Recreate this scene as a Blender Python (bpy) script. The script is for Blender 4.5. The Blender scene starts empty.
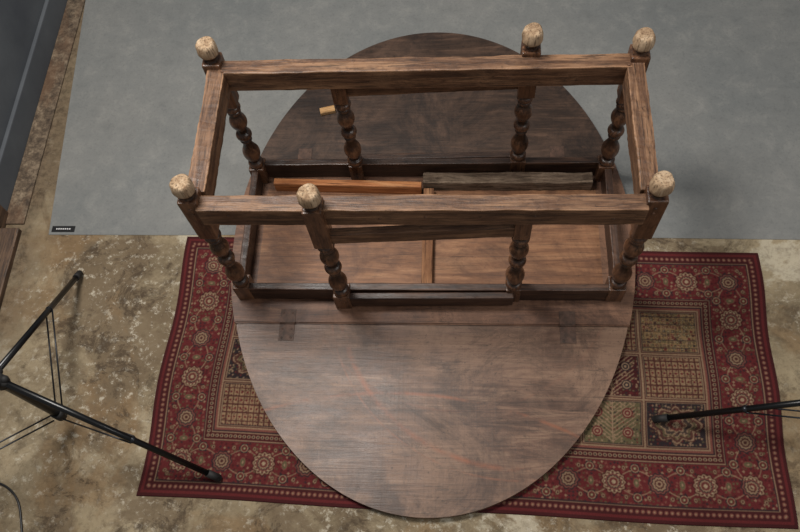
import bpy, bmesh, math, random
import numpy as np
from mathutils import Vector, Matrix
random.seed(4); rng=np.random.RandomState(7)
scn=bpy.context.scene
try: scn.view_settings.view_transform='Standard'
except Exception: pass

def lin(c):
    return tuple(((x/255.)/12.92 if x/255.<=.04045 else ((x/255.+.055)/1.055)**2.4) for x in c)
def rgba(c): return lin(c)+(1,)

# ---------------------------------------------------------------- materials
class NT:
    def __init__(s,name):
        s.m=bpy.data.materials.new(name); s.m.use_nodes=True; s.t=s.m.node_tree
        s.b=[n for n in s.t.nodes if n.type=='BSDF_PRINCIPLED'][0]
        s.tc=s.t.nodes.new('ShaderNodeTexCoord')
    def n(s,ty,**k):
        x=s.t.nodes.new(ty)
        for a,v in k.items(): setattr(x,a,v)
        return x
    def l(s,a,b): s.t.links.new(a,b)
    def vec(s,scale=(1,1,1),rand=False,loc=(0,0,0)):
        mp=s.n('ShaderNodeMapping'); mp.inputs['Scale'].default_value=scale; mp.inputs['Location'].default_value=loc
        src=s.tc.outputs['Object']
        if rand:
            oi=s.n('ShaderNodeObjectInfo'); m=s.n('ShaderNodeMath',operation='MULTIPLY'); m.inputs[1].default_value=37.
            s.l(oi.outputs['Random'],m.inputs[0])
            a=s.n('ShaderNodeVectorMath',operation='ADD'); s.l(src,a.inputs[0]); s.l(m.outputs[0],a.inputs[1]); src=a.outputs[0]
        s.l(src,mp.inputs['Vector']); return mp.outputs[0]
    def xyz(s):
        sep=s.n('ShaderNodeSeparateXYZ'); s.l(s.tc.outputs['Object'],sep.inputs[0]); return sep.outputs
    def noise(s,v,scale,detail=6,rough=.6,dist=0):
        x=s.n('ShaderNodeTexNoise'); s.l(v,x.inputs['Vector'])
        x.inputs['Scale'].default_value=scale; x.inputs['Detail'].default_value=detail
        x.inputs['Roughness'].default_value=rough; x.inputs['Distortion'].default_value=dist
        return x.outputs['Fac']
    def ramp(s,f,stops):
        r=s.n('ShaderNodeValToRGB'); s.l(f,r.inputs[0]); e=r.color_ramp.elements
        while len(e)<len(stops): e.new(.5)
        for i,(p,c) in enumerate(stops):
            e[i].position=p; e[i].color=c if len(c)==4 else rgba(c)
        return r.outputs[0]
    def gray(s,f,a,b,va=0,vb=1):
        if a>b: a,b,va,vb=b,a,vb,va
        m=s.n('ShaderNodeMapRange'); s.l(f,m.inputs[0])
        for i,x in enumerate((a,b,va,vb)): m.inputs[i+1].default_value=x
        return m.outputs[0]
    def mix(s,f,a,b,mode='MIX'):
        x=s.n('ShaderNodeMix',data_type='RGBA',blend_type=mode)
        if isinstance(f,(int,float)): x.inputs[0].default_value=f
        else: s.l(f,x.inputs[0])
        for v,i in((a,6),(b,7)):
            if isinstance(v,tuple): x.inputs[i].default_value=v if len(v)==4 else rgba(v)
            else: s.l(v,x.inputs[i])
        return x.outputs[2]
    def math(s,op,a,b=None):
        x=s.n('ShaderNodeMath',operation=op)
        for v,i in((a,0),(b,1)):
            if v is None: continue
            if isinstance(v,(int,float)): x.inputs[i].default_value=v
            else: s.l(v,x.inputs[i])
        return x.outputs[0]
    def bump(s,h,st,dist=.002):
        b=s.n('ShaderNodeBump'); b.inputs['Strength'].default_value=st; b.inputs['Distance'].default_value=dist
        s.l(h,b.inputs['Height']); s.l(b.outputs[0],s.b.inputs['Normal'])
    def col(s,c):
        if isinstance(c,tuple): s.b.inputs['Base Color'].default_value=rgba(c)
        else: s.l(c,s.b.inputs['Base Color'])
    def rough(s,r):
        if isinstance(r,(int,float)): s.b.inputs['Roughness'].default_value=r
        else: s.l(r,s.b.inputs['Roughness'])

def wood(name,dark,mid,light,axis='X',rough=(.35,.6),bump=.5,wear=.35,spec=.5,grime=.7,edge=None,cove=False):
    t=NT(name)
    i='XYZ'.index(axis)
    def sc(a,b): 
        q=[b,b,b]; q[i]=a; return tuple(q)
    v=t.vec(sc(1.6,20),rand=True); v2=t.vec((1,1,1),rand=True); v3=t.vec(sc(5,95),rand=True)
    g=t.noise(v,2.2,8,.7,.6); fine=t.noise(v3,2.0,4,.6,.2)
    c=t.ramp(g,[(.34,dark),(.5,mid),(.66,light)])
    p=t.noise(v2,8,7,.7,.3)
    c=t.mix(t.gray(p,.48,.68,0,wear),c,light)
    vd=tuple(int(x*.45) for x in dark)
    c=t.mix(t.gray(fine,.52,.66,0,.75),c,vd)
    d=t.noise(t.vec(sc(4,14),rand=True),3,7,.75,.5)
    c=t.mix(t.gray(d,.52,.66,0,grime),c,dark)
    if edge:   # rubbed arrises
        w,h=edge; o=t.xyz()
        ey=t.gray(t.math('ABSOLUTE',o[1]),w*.80,w*.98); ez=t.gray(t.math('ABSOLUTE',o[2]),h*.86,h*.98)
        k=t.math('MULTIPLY',t.math('MULTIPLY',ey,ez),t.gray(d,.42,.58,.8,.1))
        c=t.mix(k,c,tuple(min(255,int(x*1.12+5)) for x in light))
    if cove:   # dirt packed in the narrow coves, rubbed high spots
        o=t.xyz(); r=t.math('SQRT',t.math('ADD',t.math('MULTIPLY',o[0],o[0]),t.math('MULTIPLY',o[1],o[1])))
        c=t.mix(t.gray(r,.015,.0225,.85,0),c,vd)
        k=t.math('MULTIPLY',t.gray(r,.0245,.0285,0,.5),t.gray(d,.42,.58,1,.1)); c=t.mix(k,c,light)
    s=t.noise(v2,55,4,.7)
    c=t.mix(t.gray(s,.62,.74,0,grime),c,vd)
    t.col(c); t.rough(t.gray(p,.3,.7,rough[0],rough[1]))
    t.b.inputs['Specular IOR Level'].default_value=spec
    t.bump(t.math('ADD',g,t.math('ADD',fine,s)),bump,.0015)
    return t.m

def plain(name,c,r=.5,metal=0,nz=0):
    t=NT(name)
    n=t.noise(t.vec(),40,4)
    t.col(t.mix(t.gray(n,.3,.7),tuple(max(0,int(x*(1-nz))) for x in c),tuple(min(255,int(x*(1+nz))) for x in c)))
    t.rough(r); t.b.inputs['Metallic'].default_value=metal
    return t.m

M_rail =wood('rail_wood_x',(54,36,26),(96,68,49),(142,108,80),'X',(.4,.65),.8,.45,.45,.8,(.024,.040))
M_block=wood('leg_wood',(36,21,14),(66,42,29),(122,86,61),'Z',(.22,.42),.4,.3,cove=True)
M_foot =wood('worn_foot_wood',(116,92,72),(156,132,106),(186,164,138),'Z',(.8,.95),1.,.4,.1,.45)
M_dark =wood('apron_wood',(34,22,16),(58,39,29),(94,66,49),'X',(.3,.55),.5,.3,edge=(.012,.042))
M_raw  =wood('raw_wood',(84,54,36),(122,84,58),(154,114,82),'X',(.6,.8),.4,.4,.2,.5)
M_orange=wood('new_batten_wood',(136,80,44),(178,114,68),(204,148,100),'X',(.5,.7),.3,.4,.3,.3)
M_grey =wood('rough_grey_wood',(62,50,42),(104,88,74),(146,128,110),'X',(.8,.95),1.2,.5,.1,.6)
M_yel  =wood('offcut_wood',(150,112,70),(180,142,98),(198,164,120),'X',(.6,.8),.3,.4,.2,.2)
M_iron =plain('rusty_iron',(74,54,43),.6,.1,.35)

def top_mat(name,dark,mid,light,raw=None,arc=None,rough=(.3,.5),planks=(),scratch=.5):
    t=NT(name)
    v=t.vec((1.1,11,11)); v2=t.vec()
    g=t.noise(v,2.4,10,.70,1.2)
    c=t.ramp(g,[(.33,dark),(.5,mid),(.67,light)])
    p=t.noise(v2,2.6,8,.68,.5)
    c=t.mix(t.gray(p,.42,.60,0,.7),c,light)
    p2=t.noise(t.vec(loc=(3,7,0)),3.4,10,.76,.8)
    c=t.mix(t.gray(p2,.46,.60,0,.85),c,dark)
    st=t.noise(t.vec((1.,1.6,1),loc=(6.3,1.2,0)),5.5,9,.7,1.2)       # water stains
    c=t.mix(t.gray(t.math('ABSOLUTE',t.math('SUBTRACT',st,.56)),0,.012,.5,0),c,dark)
    c=t.mix(t.gray(st,.57,.60,0,.35),c,dark)
    fine=t.noise(t.vec((4,70,1)),2.,5,.65,.2)
    c=t.mix(t.gray(fine,.54,.70,0,.55),c,tuple(int(x*.6) for x in dark))
    crk=t.noise(t.vec((1.2,9,1),loc=(2.2,4.4,0)),2.2,5,.55,.4)       # long drying cracks
    c=t.mix(t.math('MULTIPLY',t.gray(t.math('ABSOLUTE',t.math('SUBTRACT',crk,.5)),0,.0035,.8,0),t.gray(p,.44,.56,0,1)),c,(20,14,11))
    s=t.noise(t.vec((70,2.2,1)),2.0,5,.7)
    c=t.mix(t.gray(s,.54,.72,0,scratch*.7),c,tuple(int(x*.7) for x in dark))
    s2=t.noise(t.vec((50,1.0,1),loc=(9,2,0)),2.0,5,.7)
    c=t.mix(t.gray(s2,.60,.74,0,scratch),c,light)
    sp=t.noise(v2,70,4,.7)
    c=t.mix(t.gray(sp,.60,.72,0,.6),c,tuple(int(x*.5) for x in dark))
    X,Y,_=t.xyz()
    if raw:
        x0,y0,hw,hh,cr=raw
        ax=t.math('ABSOLUTE',t.math('SUBTRACT',X,x0)); ay=t.math('ABSOLUTE',t.math('SUBTRACT',Y,y0))
        mx=t.math('LESS_THAN',ax,hw); my=t.math('LESS_THAN',ay,hh)
        rc=t.ramp(g,[(.3,cr[0]),(.5,cr[1]),(.7,cr[2])])
        rc=t.mix(t.gray(p2,.46,.64,0,.85),rc,cr[0])
        rc=t.mix(t.gray(fine,.52,.70,0,.6),rc,tuple(int(x*.7) for x in cr[0]))
        rc=t.mix(t.gray(sp,.6,.72,0,.5),rc,tuple(int(x*.5) for x in cr[0]))
        c=t.mix(t.math('MULTIPLY',mx,my),c,rc)
    if arc:
        for (cx,cy,r,w,ccol,amt) in arc:
            dx=t.math('SUBTRACT',X,cx); dy=t.math('SUBTRACT',Y,cy)
            rr=t.math('SQRT',t.math('ADD',t.math('MULTIPLY',dx,dx),t.math('MULTIPLY',dy,dy)))
            e=t.math('ABSOLUTE',t.math('SUBTRACT',rr,r))
            k=t.math('MULTIPLY',t.gray(e,0,w,1,0),t.gray(t.noise(v2,6,6,.75),.42,.58,0,amt))
            c=t.mix(k,c,ccol)
    for (y0,w) in planks:
        e=t.math('ABSOLUTE',t.math('SUBTRACT',Y,y0)); c=t.mix(t.math('MULTIPLY',t.gray(e,0,w,.8,0),t.gray(p2,.4,.55,.1,1)),c,(22,15,12))
    t.col(c); t.rough(t.gray(p,.3,.7,rough[0],rough[1]))
    t.b.inputs['Specular IOR Level'].default_value=.42
    t.bump(t.math('ADD',g,t.math('ADD',fine,t.math('MULTIPLY',s,.4))),.4,.0015)
    return t.m
M_leafF=top_mat('front_leaf_wood',(60,42,32),(98,71,56),(130,102,82),None,
     [(.278,-.23,.56,.012,(136,80,52),.8),(.278,-.23,.595,.005,(134,84,58),.55),(-.1,-1.9,1.335,.008,(130,78,52),.8),(.1,-.1,.52,.006,(118,76,56),.4)],(.36,.55),((-.62,.0012),),.3)
M_leafR=top_mat('rear_leaf_wood',(33,23,18),(58,42,32),(90,68,54),None,None,(.42,.6),((.60,.0014),),.2)
M_cent =top_mat('centre_board_wood',(62,40,29),(98,67,50),(130,95,73),
     (0,-.02,.575,.195,((82,53,36),(128,88,60),(158,117,84))),None,(.45,.65),((-.29,.0012),(-.09,.001)),.2)

# ---------------------------------------------------------------- mesh helpers
def obj(name,bm,mats,parent=None,smooth=False):
    me=bpy.data.meshes.new(name); bmesh.ops.recalc_face_normals(bm,faces=bm.faces); bm.to_mesh(me); bm.free()
    for m in (mats if isinstance(mats,(list,tuple)) else [mats]): me.materials.append(m)
    if smooth:
        for p in me.polygons: p.use_smooth=True
    o=bpy.data.objects.new(name,me); scn.collection.objects.link(o)
    if parent: o.parent=parent
    return o
def empty(name,loc=(0,0,0)):
    e=bpy.data.objects.new(name,None); e.location=loc; e.empty_display_size=.1; scn.collection.objects.link(e); return e
def add_box(bm,cx,cy,cz,sx,sy,sz,bev=.003,jit=0,mi=0):
    r=bmesh.ops.create_cube(bm,size=1); vs=r['verts']
    for v in vs:
        v.co=Vector((cx+v.co.x*sx,cy+v.co.y*sy,cz+v.co.z*sz))
    es=list({e for v in vs for e in v.link_edges})
    fs0=list({f for v in vs for f in v.link_faces})
    for f in fs0: f.material_index=mi
    if bev: bmesh.ops.bevel(bm,geom=es,offset=bev,segments=2,affect='EDGES',profile=.6)
def beam(name,p0,p1,w,h,mat,parent,bev=.004,worn=0):
    p0=Vector(p0);p1=Vector(p1);L=(p1-p0).length
    bm=bmesh.new(); add_box(bm,0,0,0,L,w,h,bev)
    if worn:
        n=36
        for i in range(1,n):
            x=-L/2+L*i/n
            bmesh.ops.bisect_plane(bm,geom=bm.verts[:]+bm.edges[:]+bm.faces[:],plane_co=(x,0,0),plane_no=(1,0,0))
        ph=random.random()*9; rr=random.Random(int(ph*1000)); J={}
        for v in bm.verts:
            if abs(v.co.x)<L/2-.01:
                k=math.sin(v.co.x*17+ph)+math.sin(v.co.x*41+2*ph)
                key=(round(v.co.x,3),v.co.y>0,v.co.z>0)
                if key not in J: J[key]=(rr.uniform(-1,1)*worn*.6,rr.uniform(-1,.3)*worn*.7)
                v.co.y+=worn*k*(.5 if v.co.y>0 else -.3)+J[key][0]; v.co.z+=(worn*.6*math.sin(v.co.x*23+ph)+J[key][1])*(1 if v.co.z>0 else 0)
    o=obj(name,bm,mat,parent)
    d=(p1-p0).normalized(); zz=Vector((0,0,1)); y=zz.cross(d).normalized(); z=d.cross(y)
    m=Matrix((d,y,z)).transposed().to_4x4(); m.translation=(p0+p1)/2
    o.matrix_local=m
    return o
def crom(pts,n=4):
    out=[]
    P=[pts[0]]+pts+[pts[-1]]
    for i in range(1,len(P)-2):
        for k in range(n):
            t=k/n; q=[]
            for j in (0,1):
                a,b,c,d=P[i-1][j],P[i][j],P[i+1][j],P[i+2][j]
                q.append(.5*((2*b)+(-a+c)*t+(2*a-5*b+4*c-d)*t*t+(-a+3*b-3*c+d)*t**3))
            out.append((q[0],max(q[1],0)))
    out.append(pts[-1]); return out
def lathe(bm,prof,cx=0,cy=0,seg=32,mi=0,wob=0,wz=90):
    prof=crom(prof); rings=[]
    for z,r in prof:
        rings.append([bm.verts.new((cx+(r+wob*math.sin(3*a+z*wz)+wob*.6*math.sin(7*a-z*150))*math.cos(a),cy+(r+wob*math.sin(3*a+z*wz))*math.sin(a),z)) for a in [2*math.pi*i/seg for i in range(seg)]])
    for a,b in zip(rings,rings[1:]):
        for i in range(seg):
            f=bm.faces.new((a[i],a[(i+1)%seg],b[(i+1)%seg],b[i])); f.smooth=True; f.material_index=mi
    for ring in (rings[0],rings[-1]):
        f=bm.faces.new(ring); f.material_index=mi
def tube(bm,p0,p1,r,seg=14,r2=None,mi=0):
    p0=Vector(p0);p1=Vector(p1);d=p1-p0
    q=Vector((0,0,1)).rotation_difference(d.normalized()).to_matrix().to_4x4(); q.translation=(p0+p1)/2
    res=bmesh.ops.create_cone(bm,cap_ends=True,segments=seg,radius1=r,radius2=r2 if r2 is not None else r,depth=d.length,matrix=q)
    for f in {f for v in res['verts'] for f in v.link_faces}:
        f.smooth=len(f.verts)==4; f.material_index=mi
def ball(bm,p,r,sc=(1,1,1),mi=0):
    res=bmesh.ops.create_uvsphere(bm,u_segments=16,v_segments=10,radius=r,matrix=Matrix.Translation(p)@Matrix.Diagonal((*sc,1)))
    for f in {f for v in res['verts'] for f in v.link_faces}: f.smooth=True; f.material_index=mi

# ---------------------------------------------------------------- table
T=empty('gateleg_table')
TZ0,TZ1=.0064,.030
def leaf(name,y0,y1,mat,inset=0,b=.899):
    cx,cy,a=.007,-.026,.681-inset
    bm=bmesh.new(); N=220
    q=[]
    t0=math.asin(max(-1,min(1,(y0-cy)/b))); t1=math.asin(max(-1,min(1,(y1-cy)/b)))
    for i in range(N+1):
        t=t0+(t1-t0)*i/N; q.append((cx+a*math.cos(t),cy+b*math.sin(t)))
    for i in range(N+1):
        t=t1+(t0-t1)*i/N; q.append((cx-a*math.cos(t),cy+b*math.sin(t)))
    qq=[]
    for p in q:
        if not qq or (abs(p[0]-qq[-1][0])+abs(p[1]-qq[-1][1]))>1e-4: qq.append(p)
    if abs(qq[0][0]-qq[-1][0])+abs(qq[0][1]-qq[-1][1])<1e-4: qq.pop()
    vs=[bm.verts.new((x,y,TZ0)) for x,y in qq]
    f=bm.faces.new(vs)
    r=bmesh.ops.extrude_face_region(bm,geom=[f])
    for v in r['geom']:
        if isinstance(v,bmesh.types.BMVert): v.co.z=TZ1
    top=[e for e in bm.edges if all(v.co.z>TZ1-1e-5 for v in e.verts)]
    bmesh.ops.bevel(bm,geom=top,offset=.004,segments=3,affect='EDGES')
    return obj(name,bm,mat,T)
RJ=.292
leaf('front_leaf',-.936,-.3365,M_leafF,.006,.910)
leaf('centre_board',-.3345,RJ-.001,M_cent)
leaf('rear_leaf',RJ+.001,.882,M_leafR,.004,.908)

PROF=[(.118,.019),(.124,.0245),(.133,.0265),(.142,.0240),(.147,.0165),(.153,.0155),
 (.162,.0200),(.176,.0262),(.192,.0292),(.208,.0288),(.222,.0245),(.236,.0190),(.250,.0160),(.262,.0150),
 (.267,.0185),(.272,.0205),(.277,.0185),(.282,.0160),(.287,.0215),(.295,.0258),(.304,.0262),(.312,.0225),(.317,.0165),
 (.323,.0145),(.333,.0165),(.348,.0225),(.364,.0276),(.378,.0284),(.392,.0250),(.405,.0190),(.414,.0155),
 (.419,.0195),(.424,.0218),(.429,.0195),(.433,.0165),(.438,.0225),(.445,.0262),(.452,.0240),(.458,.0185),(.465,.0190),(.472,.0235)]
FOOT=[(.668,.022),(.675,.018),(.682,.0165),(.688,.0195),(.696,.0262)]
FOOTB=[(.696,.0262),(.704,.0288),(.716,.0292),(.727,.0280),(.734,.0262),(.7385,.0235),(.7400,.0205),(.7404,.012),(.7404,.004)]
def leg(name,x,y,zb0=.03,foot=True,ztop=.672,zblock=.468,tilt=0,half=.0265):
    bm=bmesh.new()
    add_box(bm,0,0,(zb0+.12)/2,2*half,2*half,.12-zb0,.003)
    lathe(bm,PROF)
    add_box(bm,0,0,(zblock+ztop)/2,2*half,2*half,ztop-zblock,.005)
    if foot:
        lathe(bm,FOOT); lathe(bm,FOOTB,mi=1,wob=.0012,wz=40)
    o=obj(name,bm,[M_block,M_foot],T)
    o.location=(x,y,0); o.rotation_euler=(0,0,tilt)
    return o
LX,LY=.6015,.2254
leg('leg_front_left',-LX,-LY); leg('leg_front_right',LX,-LY); leg('leg_rear_left',-LX,LY); leg('leg_rear_right',LX,LY)
zs=.6155; hh=.080
beam('stretcher_rear',(-LX+.02,.209,zs),(LX-.02,.209,zs),.048,hh,M_rail,T,.004,.0016)
beam('stretcher_front',(-LX+.02,-.240,zs),(LX-.02,-.240,zs),.048,hh,M_rail,T,.004,.0016)
beam('stretcher_left',(-.590,-LY+.02,zs),(-.590,LY-.02,zs),.050,hh,M_rail,T,.004,.0016)
beam('stretcher_right',(.590,-LY+.02,zs),(.590,LY-.02,zs),.050,hh,M_rail,T,.004,.0016)
beam('apron_front',(-LX+.02,-.237,.07),(LX-.02,-.237,.07),.024,.084,M_dark,T,.003,.0008)
beam('apron_rear',(-LX+.02,.237,.07),(LX-.02,.237,.07),.024,.084,M_dark,T,.003,.0008)
beam('apron_left',(-.607,-LY+.02,.07),(-.607,LY-.02,.07),.024,.084,M_dark,T,.003,.0008)
beam('apron_right',(.607,-LY+.02,.07),(.607,LY-.02,.07),.024,.084,M_dark,T,.003,.0008)
beam('cross_bearer',(.0,-.225,.045),(.0,.160,.045),.036,.03,M_raw,T,.003)
beam('batten_new',(-.545,.180,.055),(-.025,.162,.055),.024,.05,M_orange,T,.003)
beam('batten_rough',(-.02,.188,.056),(.560,.186,.056),.044,.052,M_grey,T,.004,.002)
# gates
leg('gate_post_front',-.270,-.256); leg('gate_post_rear',.306,.250)
leg('gate_pivot_front',.278,-.232,foot=False,ztop=.590,half=.023); leg('gate_pivot_rear',-.254,.232,foot=False,ztop=.590,half=.023)
beam('gate_stretcher_front',(-.27,-.262,.508),(.278,-.238,.508),.024,.052,M_rail,T,.003,.0008)
beam('gate_stretcher_rear',(.306,.252,.520),(-.254,.232,.520),.024,.050,M_rail,T,.003,.0008)
beam('gate_top_rail_front',(-.27,-.268,.075),(.278,-.262,.075),.022,.06,M_dark,T,.003)
beam('gate_top_rail_rear',(.306,.268,.075),(-.254,.262,.075),.022,.06,M_dark,T,.003)
def hinge(name,x,y):
    bm=bmesh.new()
    add_box(bm,0,.026,.001,.050,.046,.002,.0006); add_box(bm,0,-.032,.001,.050,.056,.002,.0006)
    tube(bm,(-.025,0,.001),(.025,0,.001),.0035)
    for sx in(-.015,.015):
        for sy in(-.05,-.02,.035): ball(bm,(sx,sy,.002),.0035,(1,1,.4))
    o=obj(name,bm,M_iron,T); o.location=(x,y,TZ1)
hinge('hinge_1',-.455,-.3355); hinge('hinge_2',.452,-.3355); hinge('hinge_3',-.455,RJ+.006); hinge('hinge_4',.452,RJ+.006)
bm=bmesh.new()
for x,y,z in [(-.6,-.2254-.0268,.615),(-.6,-.2254-.0268,.64),(.6,-.2254-.0268,.615),(.6,-.2254-.0268,.64),(-.57,.19,.6555),(.57,.19,.6555)]:
    ball(bm,(x,y,z),.005,(1,.5,1))
for x in(-.5,-.1,.02,.3,.5): ball(bm,(x,-.2645,.62+.01*math.sin(x*9)),.004,(1,.5,1))
obj('pegs',bm,M_dark,T)

bm=bmesh.new(); add_box(bm,0,0,.008,.056,.026,.016,.002)
o=obj('wood_offcut',bm,M_yel); o.location=(-.385,.51,TZ1+.0003); o.rotation_euler=(0,0,.25)

# ---------------------------------------------------------------- rug
W,H=1.93,.88; NX,NY=1200,546
u=np.linspace(0,W,NX); v=np.linspace(0,H,NY); U,V=np.meshgrid(u,v)
C=dict(red=(88,36,37),dred=(62,28,29),tan=(132,108,86),cream=(150,131,106),navy=(42,36,38),olive=(86,78,56),brown=(82,60,46),rose=(110,67,58),gold=(128,103,73))
C={k:np.array(lin(x)) for k,x in C.items()}
col=np.zeros((NY,NX,3)); col[:]=C['red']
du=np.minimum(U,W-U); dv=np.minimum(V,H-V); d=np.minimum(du,dv)
def put(m,c,a=1.):
    col[m]=col[m]*(1-a)+C[c]*a
side=dv<du
S=np.where(side,U,V)-.112; Tt=d-.112; CP=.1312/1.0
S=S/CP; k=np.round(S); fs=(S-k)*CP
def blobs(mask,sp,rad,cols,prob,seed):
    r=np.random.RandomState(seed); nx=int(W/sp)+2; ny=int(H/sp)+2
    jx=(r.rand(ny,nx)-.5)*sp*.5; jy=(r.rand(ny,nx)-.5)*sp*.5; ci=r.randint(0,len(cols),(ny,nx)); pr=r.rand(ny,nx)<prob
    iu=np.floor(U/sp).astype(int); iv=np.floor(V/sp).astype(int)
    cx=(iu+.5)*sp+jx[iv,iu]; cy=(iv+.5)*sp+jy[iv,iu]
    th=np.arctan2(V-cy,U-cx); rr=np.hypot(U-cx,V-cy)
    R_=rad*(1+.3*np.cos(4*th+ci[iv,iu]))
    for i,c in enumerate(cols):
        put(mask&pr[iv,iu]&(ci[iv,iu]==i)&(rr<R_),c,.85)
mb=(d>.05)&(d<.174)
blobs(mb,.0115,.0036,['tan','navy','rose','olive','brown','dred'],.85,1)
vine=.036*np.sin(math.pi*S)
put(mb&(np.abs(Tt-vine)<.0018),'tan',.8); put(mb&(np.abs(Tt+vine)<.0018),'tan',.6)
rr=np.hypot(fs,Tt); th=np.arctan2(Tt,fs); odd=(k.astype(int)%2)==0
def ros(mask,R0,seq,n=8):
    for fr,c in seq:
        put(mask&(rr<R0*fr*(1+.07*np.cos(n*th))),c,.92)
ros(mb&odd,.033,[(1.1,'dred'),(.98,'tan'),(.86,'dred'),(.74,'rose'),(.60,'navy'),(.5,'tan'),(.38,'red'),(.18,'cream')],12)
ros(mb&~odd,.028,[(1.12,'navy'),(.97,'rose'),(.82,'navy'),(.68,'tan'),(.5,'dred'),(.34,'tan'),(.18,'dred')],10)
dots=(np.abs(rr-.0255)<.0018)&(np.cos(14*th)>0); put(mb&odd&dots,'cream')
fm=np.abs(np.abs(fs)-CP/2)
for off in (-.042,.042):
    r2=np.hypot(fm,Tt-off); th4=np.arctan2(Tt-off,fm)
    put(mb&(r2<.015*(1+.1*np.cos(6*th4))),'navy'); put(mb&(r2<.012),'tan'); put(mb&(r2<.0095),'red'); put(mb&(r2<.005),'olive'); put(mb&(r2<.0025),'cream')
r2=np.hypot(fm*1.5,Tt*.9); put(mb&(r2<.014),'rose',.9); put(mb&(r2<.011),'olive'); put(mb&(r2<.004),'tan')
r2=np.hypot(np.abs(np.abs(fs)-.033)*1.2,np.abs(np.abs(Tt)-.042)); put(mb&(r2<.008),'brown'); put(mb&(r2<.0055),'tan'); put(mb&(r2<.003),'dred')
put(d<.05,'red'); put(d<.010,'dred'); put((d>.018)&(d<.044),'dred')
L_=np.where(side,U,V)
ph=L_/.0165; pf=np.abs(ph-np.round(ph))*.0165
put((d>.02)&(d<.042)&(np.hypot(pf,d-.031)<.0058),'rose'); put((d>.02)&(d<.042)&(np.hypot(pf,d-.031)<.0027),'tan')
for a,b,c in [(.0445,.0468,'tan'),(.0468,.051,'navy'),(.173,.176,'navy'),(.176,.1785,'tan'),(.1785,.200,'dred'),(.200,.2025,'tan'),(.2025,.207,'navy'),(.207,.214,'rose'),(.214,.216,'tan')]:
    put((d>a)&(d<b),c,.9)
ph=L_/.0145; pf=np.abs(ph-np.round(ph))*.0145
put((d>.18)&(d<.2)&(np.hypot(pf,d-.1895)<.0054),'tan'); put((d>.18)&(d<.2)&(np.hypot(pf,d-.1895)<.0030),'navy')
F=.216; fw=(W-2*F)/8; fh=(H-2*F)/3
fld=(d>F); gi=np.clip(np.floor((U-F)/fw).astype(int),0,7); gj=np.clip(np.floor((V-F)/fh).astype(int),0,2)
pu=(U-F)-gi*fw; pv=(V-F)-gj*fh; ed=np.minimum(np.minimum(pu,fw-pu),np.minimum(pv,fh-pv))
qx=pu-fw/2; qy=pv-fh/2
kinds=np.array([[0,3,1,2,0,3,5,2],[2,4,0,1,3,2,3,0],[3,0,3,4,2,4,0,6]])
kd=kinds[gj,gi]
for kk,gc in enumerate(['gold','olive','navy','dred','brown','olive','gold']): put(fld&(kd==kk),gc)
blobs(fld,.0095,.0031,['tan','red','olive','navy','tan','brown'],.85,3)
m=fld&((kd==0)); sp=.0175
put(m,'tan',.5); blobs(m,.0075,.0024,['dred','brown','rose'],.7,5)
ax_=np.abs(qx/sp*1.0-np.round(qx/sp)); ay_=np.abs(qy/(sp*1.5)-np.round(qy/(sp*1.5)))
put(m&((ax_<.11)|(ay_<.08)),'dred',.9); put(m&(np.hypot(ax_-.5,(ay_-.5)*1.5)<.2),'red')
m=fld&(kd==6); blobs(m,.0125,.0048,['olive','olive','brown','navy','red'],.95,15); blobs(m,.0125,.002,['cream','red','tan'],.95,15)
ay6=np.abs(qy/.026-np.round(qy/.026)); put(m&(ay6<.06),'navy',.8)
for kk,c1,c2 in ((1,'gold','dred'),(3,'tan','navy'),(5,'tan','red')):
    m=fld&(kd==kk)
    put(m&(np.abs(qx)<.002),c1); w=np.abs(qx)*.8
    for y0 in np.arange(-.06,.06,.013): put(m&(np.abs(qy-y0-w)<.0018)&(np.abs(qx)<.07),c1,.85)
    q=np.abs(np.abs(qx)-.045); q2=np.abs(np.abs(qy)-.03); put(m&(np.hypot(q,q2)<.016),c2); put(m&(np.hypot(q,q2)<.012),'tan'); put(m&(np.hypot(q,q2)<.009),c2); put(m&(np.hypot(q,q2)<.004),'tan')
for kk,c1 in ((2,'tan'),(4,'cream')):
    m=fld&(kd==kk); th2=np.arctan2(qy,qx); r3=np.hypot(qx*.75,qy)
    for fr,c in((.055,'dred'),(.052,c1),(.048,'dred'),(.041,'olive'),(.034,'tan'),(.031,'navy'),(.022,c1),(.018,'red'),(.008,'cream')): put(m&(r3<fr*(1+.12*np.cos(8*th2))),c,.85)
    blobs(m,.009,.0026,['tan','dred','navy'],.7,8)
for lo,hi,c in((-1,.0025,'tan'),(.0025,.006,'dred'),(.006,.008,'tan'),(.008,.0105,'navy')): put(fld&(ed>lo)&(ed<=hi),c,.9)
col*= (1+.22*(rng.rand(NY,NX,1)-.5))
def smooth_noise(n1,n2):
    g_=rng.rand(n1,n2); yi=np.linspace(0,n1-1.001,NY); xi=np.linspace(0,n2-1.001,NX)
    y0=yi.astype(int);x0=xi.astype(int);fy=(yi-y0)[:,None];fx=(xi-x0)[None]
    return (g_[y0][:,x0]*(1-fy)*(1-fx)+g_[y0+1][:,x0]*fy*(1-fx)+g_[y0][:,x0+1]*(1-fy)*fx+g_[y0+1][:,x0+1]*fy*fx)
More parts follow.
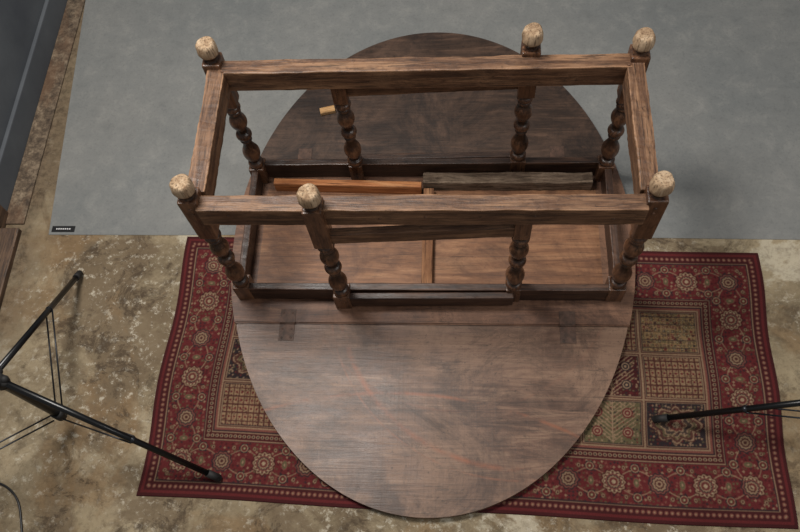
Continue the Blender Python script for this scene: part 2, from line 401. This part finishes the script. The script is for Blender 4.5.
# soft wool pile: slight blur of the knots + fading
blur=col.copy(); blur[1:-1,1:-1]=(col[1:-1,1:-1]*2+col[:-2,1:-1]+col[2:,1:-1]+col[1:-1,:-2]+col[1:-1,2:])/6; col=blur
col*=(.84+.3*smooth_noise(8,16))[:,:,None]
cor=dict(bl=(-.876,-.892),br=(1.066,-.938),tr=(1.094,-.064),tl=(-.848,.000))
s_=(U/W)[...,None]; t_=(V/H)[...,None]
P=(np.array(cor['bl'])*(1-s_)*(1-t_)+np.array(cor['br'])*s_*(1-t_)+np.array(cor['tr'])*s_*t_+np.array(cor['tl'])*(1-s_)*t_)
P[...,0]+= .006*np.sin(V*13)*(1-U/W)+.004*np.sin(V*17+1)*(U/W); P[...,1]+=.003*np.sin(U*7)
Z=np.full((NY,NX),.0052)+.0006*smooth_noise(60,120)
Z[0,:]=Z[-1,:]=0.0006; Z[:,0]=Z[:,-1]=0.0006
co=np.dstack([P,Z]).reshape(-1,3)
idx=np.arange(NX*NY).reshape(NY,NX)
q=np.stack([idx[:-1,:-1],idx[:-1,1:],idx[1:,1:],idx[1:,:-1]],-1).reshape(-1,4)
me=bpy.data.meshes.new('persian_rug'); me.vertices.add(len(co)); me.vertices.foreach_set('co',co.ravel())
me.loops.add(q.size); me.loops.foreach_set('vertex_index',q.ravel().astype(np.int32))
me.polygons.add(len(q)); me.polygons.foreach_set('loop_start',(np.arange(len(q))*4).astype(np.int32))
me.update(calc_edges=True); me.validate()
at=me.color_attributes.new('pattern','FLOAT_COLOR','POINT')
at.data.foreach_set('color',np.dstack([col,np.ones((NY,NX))]).reshape(-1).astype(np.float32))
t=NT('rug_wool'); a=t.n('ShaderNodeAttribute'); a.attribute_name='pattern'
n=t.noise(t.vec(),260,3,.7)
t.col(t.mix(t.gray(n,.35,.7,0,.3),a.outputs['Color'],(36,22,20))); t.rough(.95); t.b.inputs['Specular IOR Level'].default_value=.08
t.bump(n,.6,.002); me.materials.append(t.m)
rug=bpy.data.objects.new('persian_rug',me); scn.collection.objects.link(rug)

# ---------------------------------------------------------------- floor, paper, wall
t=NT('worn_concrete'); v0=t.vec()
n1=t.noise(v0,1.5,10,.62,.5); n2=t.noise(v0,3.2,12,.70,.4); n3=t.noise(v0,30,8,.78); n4=t.noise(t.vec(loc=(5.3,3.1,0)),1.9,14,.68,.6); n5=t.noise(t.vec(loc=(1,8,0)),1.7,12,.66,.5)
c=t.ramp(n2,[(.34,(102,90,70)),(.48,(130,116,93)),(.60,(152,138,113)),(.72,(170,157,132))])
c=t.mix(t.gray(n1,.47,.56,0,.6),c,(158,143,115))
c=t.mix(t.gray(n4,.49,.54,0,.7),c,(100,84,65))
c=t.mix(t.gray(n5,.53,.59,0,.6),c,(128,103,73))
c=t.mix(t.gray(n4,.38,.42,.7,0),c,(188,179,158))
c=t.mix(t.gray(n3,.50,.66,0,.5),c,(84,70,54))
m1=t.noise(t.vec(loc=(2,2,0)),30,9,.8)
c=t.mix(t.math('MULTIPLY',t.gray(m1,.54,.60,0,.7),t.gray(n1,.42,.54,1,.2)),c,(192,184,166))
m2=t.noise(t.vec(loc=(4,1,0)),7,12,.82,.5)
c=t.mix(t.math('MULTIPLY',t.gray(m2,.51,.58,0,.8),t.gray(n4,.42,.54,.25,1)),c,(64,52,40))
o=t.xyz()
wl=t.gray(t.math('ADD',o[0],t.math('MULTIPLY',n2,.2)),-1.36,-1.22,.75,0)   # grime collecting along the wall
c=t.mix(wl,c,t.ramp(n3,[(.4,(66,54,42)),(.6,(120,104,84))]))
t.col(c); t.rough(t.gray(n2,.3,.7,.75,.92)); t.b.inputs['Specular IOR Level'].default_value=.25; t.bump(t.math('ADD',n4,t.math('ADD',m2,n3)),.8,.006)
M_floor=t.m
bm=bmesh.new()
r=bmesh.ops.create_cube(bm,size=1)
for v in bm.verts: v.co=Vector((v.co.x*5.2+.3,v.co.y*5.6,v.co.z*.05-.025))
obj('floor',bm,M_floor)

t=NT('grey_backdrop_paper'); v0=t.vec()
n1=t.noise(v0,1.3,6,.6); n2=t.noise(v0,12,9,.78,.3); n3=t.noise(v0,110,3,.8)
c=t.ramp(n1,[(.3,(106,109,109)),(.7,(124,124,121))])
c=t.mix(t.gray(n2,.50,.70,0,.45),c,(144,143,138)); c=t.mix(t.gray(n2,.3,.46,.4,0),c,(88,90,90)); c=t.mix(t.gray(n3,.52,.72,0,.35),c,(82,84,84))
t.col(c); t.rough(.9); t.b.inputs['Specular IOR Level'].default_value=.15; t.bump(n2,.3,.004)
bm=bmesh.new()
pts=[(-1.366,.008),(-.9,.006),(-.3,.008),(.4,.000),(1.236,-.012),(2.6,-.03),(2.6,2.6),(-1.60,2.6),(-1.467,1.124),(-1.41,.5)]
vs=[bm.verts.new((x,y,.0004)) for x,y in pts]; f=bm.faces.new(vs)
r=bmesh.ops.extrude_face_region(bm,geom=[f])
for w in r['geom']:
    if isinstance(w,bmesh.types.BMVert): w.co.z=.0022
obj('backdrop_paper',bm,t.m)
M_blk=plain('black_plastic',(16,16,18),.4); M_white=plain('white_print',(200,200,200),.6)
bm=bmesh.new(); add_box(bm,0,0,.001,.085,.024,.002,.0005)
for i in range(7): add_box(bm,-.024+i*.008,0,.0022,.005,.005,.0004,0,mi=1)
o=obj('backdrop_label',bm,[M_blk,M_white]); o.location=(-1.315,.030,.0023)

M_wall=NT('blue_grey_wall'); w_=M_wall; n=w_.noise(w_.vec(),3,8,.6)
w_.col(w_.ramp(n,[(.3,(66,70,76)),(.7,(88,92,96))])); w_.rough(.85); w_.bump(w_.noise(w_.vec(),30,5),.1); M_wall=w_.m
bm=bmesh.new(); add_box(bm,-1.62,1.45,1.3,.12,2.7,2.6,0); obj('wall_left',bm,M_wall)
bm=bmesh.new(); add_box(bm,-1.552,1.45,.06,.016,2.7,.12,.004); obj('baseboard_left',bm,M_wall)
M_trim=wood('old_trim_wood',(46,34,25),(76,56,42),(108,84,64),'Y',(.5,.8),.8,.5)
t=NT('gritty_screed'); n=t.noise(t.vec(),26,10,.8); n2=t.noise(t.vec((1,.4,1)),9,8,.7)
c=t.ramp(n,[(.38,(56,46,37)),(.5,(92,78,63)),(.62,(134,118,98))]); c=t.mix(t.gray(n2,.48,.6,0,.6),c,(96,70,50))
t.col(c); t.rough(.9); t.bump(n,.9,.004)
bm=bmesh.new(); add_box(bm,-1.505,1.3,.004,.075,2.5,.008,.002); obj('trim_1',bm,t.m)
bm=bmesh.new(); add_box(bm,-1.60,.06,1.05,.13,.075,2.1,.006); obj('trim_2',bm,M_trim)
bm=bmesh.new(); add_box(bm,-1.62,-.6,.012,.30,1.25,.024,.004); obj('trim_3',bm,M_trim)

# ---------------------------------------------------------------- light stands
M_tube=plain('black_tube',(14,15,17),.3,.3); M_rub=plain('black_rubber',(20,19,19),.7); M_steel=plain('dark_steel',(50,52,56),.35,.8)
def stand(name,cx,cy,feet,zc,zb,bt):
    E=empty(name)
    bm=bmesh.new(); tube(bm,(cx,cy,zb-.03),(cx,cy,1.9),.0135); tube(bm,(cx,cy,1.1),(cx,cy,1.16),.02)
    obj('column',bm,M_tube,E)
    bm=bmesh.new(); tube(bm,(cx,cy,zc-.03),(cx,cy,zc+.025),.020,20); tube(bm,(cx,cy,zb-.02),(cx,cy,zb+.02),.018,20)
    ball(bm,(cx+.025,cy,zc+.01),.011)
    for i,(fx,fy) in enumerate(feet):
        d=Vector((fx-cx,fy-cy,0)).normalized(); ball(bm,Vector((cx,cy,zc))+d*.024,.012)
    obj('collars',bm,M_rub,E)
    for i,(fx,fy) in enumerate(feet):
        d=Vector((fx-cx,fy-cy,0)).normalized(); top=Vector((cx,cy,zc))+d*.03; foot=Vector((fx,fy,.012+(.0062 if -.86<fx<1.06 and fy<0 else 0)))
        bm=bmesh.new(); tube(bm,top,foot,.0092)
        obj('stand_leg_%d'%(i+1),bm,M_tube,E)
        bm=bmesh.new(); dd=(top-foot).normalized(); tube(bm,foot-dd*.002,foot+dd*.04,.0118); ball(bm,foot,.0114)
        obj('rubber_tip_%d'%(i+1),bm,M_rub,E)
        bm=bmesh.new(); mid=top.lerp(foot,bt); side=Vector((-d.y,d.x,0))*.010; b0=Vector((cx,cy,zb))+d*.02
        tube(bm,b0+side,mid+side,.0026,8); tube(bm,b0-side,mid-side,.0026,8); ball(bm,mid,.011)
        obj('brace_%d'%(i+1),bm,M_steel,E)
    return E
c1=(-1.115,-.672)
ring=[(-1.212,-.150),(-.622,-.835)]
third=(c1[0]+.53*math.cos(math.radians(220)),c1[1]+.53*math.sin(math.radians(220)))
stand('light_stand',c1[0],c1[1],ring+[third],.47,.12,.56)
stand('light_stand',1.31,-.655,[(.700,-.630),(1.62,-.12),(1.60,-1.18)],.47,.12,.64)

cu=bpy.data.curves.new('power_cable','CURVE'); cu.dimensions='3D'; cu.bevel_depth=.0035; cu.bevel_resolution=4
sp=cu.splines.new('BEZIER'); P_=[(-1.45,-.87),(-1.38,-.858),(-1.27,-.890),(-1.215,-.99),(-1.18,-1.2)]
sp.bezier_points.add(len(P_)-1)
for b,(x,y) in zip(sp.bezier_points,P_): b.co=(x,y,.004); b.handle_left_type=b.handle_right_type='AUTO'
o=bpy.data.objects.new('power_cable',cu); cu.materials.append(M_blk); scn.collection.objects.link(o)

# ---------------------------------------------------------------- lights
def area(name,loc,size,power,col=(1,1,1),tgt=(0,0,0)):
    l=bpy.data.lights.new(name,'AREA'); l.size=size; l.energy=power; l.color=col
    o=bpy.data.objects.new(name,l); o.location=loc; scn.collection.objects.link(o)
    o.rotation_euler=(Vector(tgt)-Vector(loc)).to_track_quat('-Z','Y').to_euler()
area('softbox_key',(-.9,.2,3.0),.75,94,(1,.955,.90))
area('softbox_fill',(1.9,-.9,2.7),.8,22,(1,.97,.94))
w=bpy.data.worlds.new('world'); scn.world=w; w.use_nodes=True
w.node_tree.nodes['Background'].inputs[0].default_value=(1,.99,.98,1); w.node_tree.nodes['Background'].inputs[1].default_value=.22

cd=bpy.data.cameras.new('camera'); cam=bpy.data.objects.new('camera',cd); scn.collection.objects.link(cam)
cd.sensor_width=36; cd.lens=778.5/800*36; cd.clip_start=.02
cam.matrix_world=Matrix.Translation((.1103,-1.2385,2.3916))@Matrix.Rotation(.18,4,'Z')@Matrix.Rotation(.4465,4,'X')@Matrix.Rotation(-.16,4,'Z')
scn.camera=cam
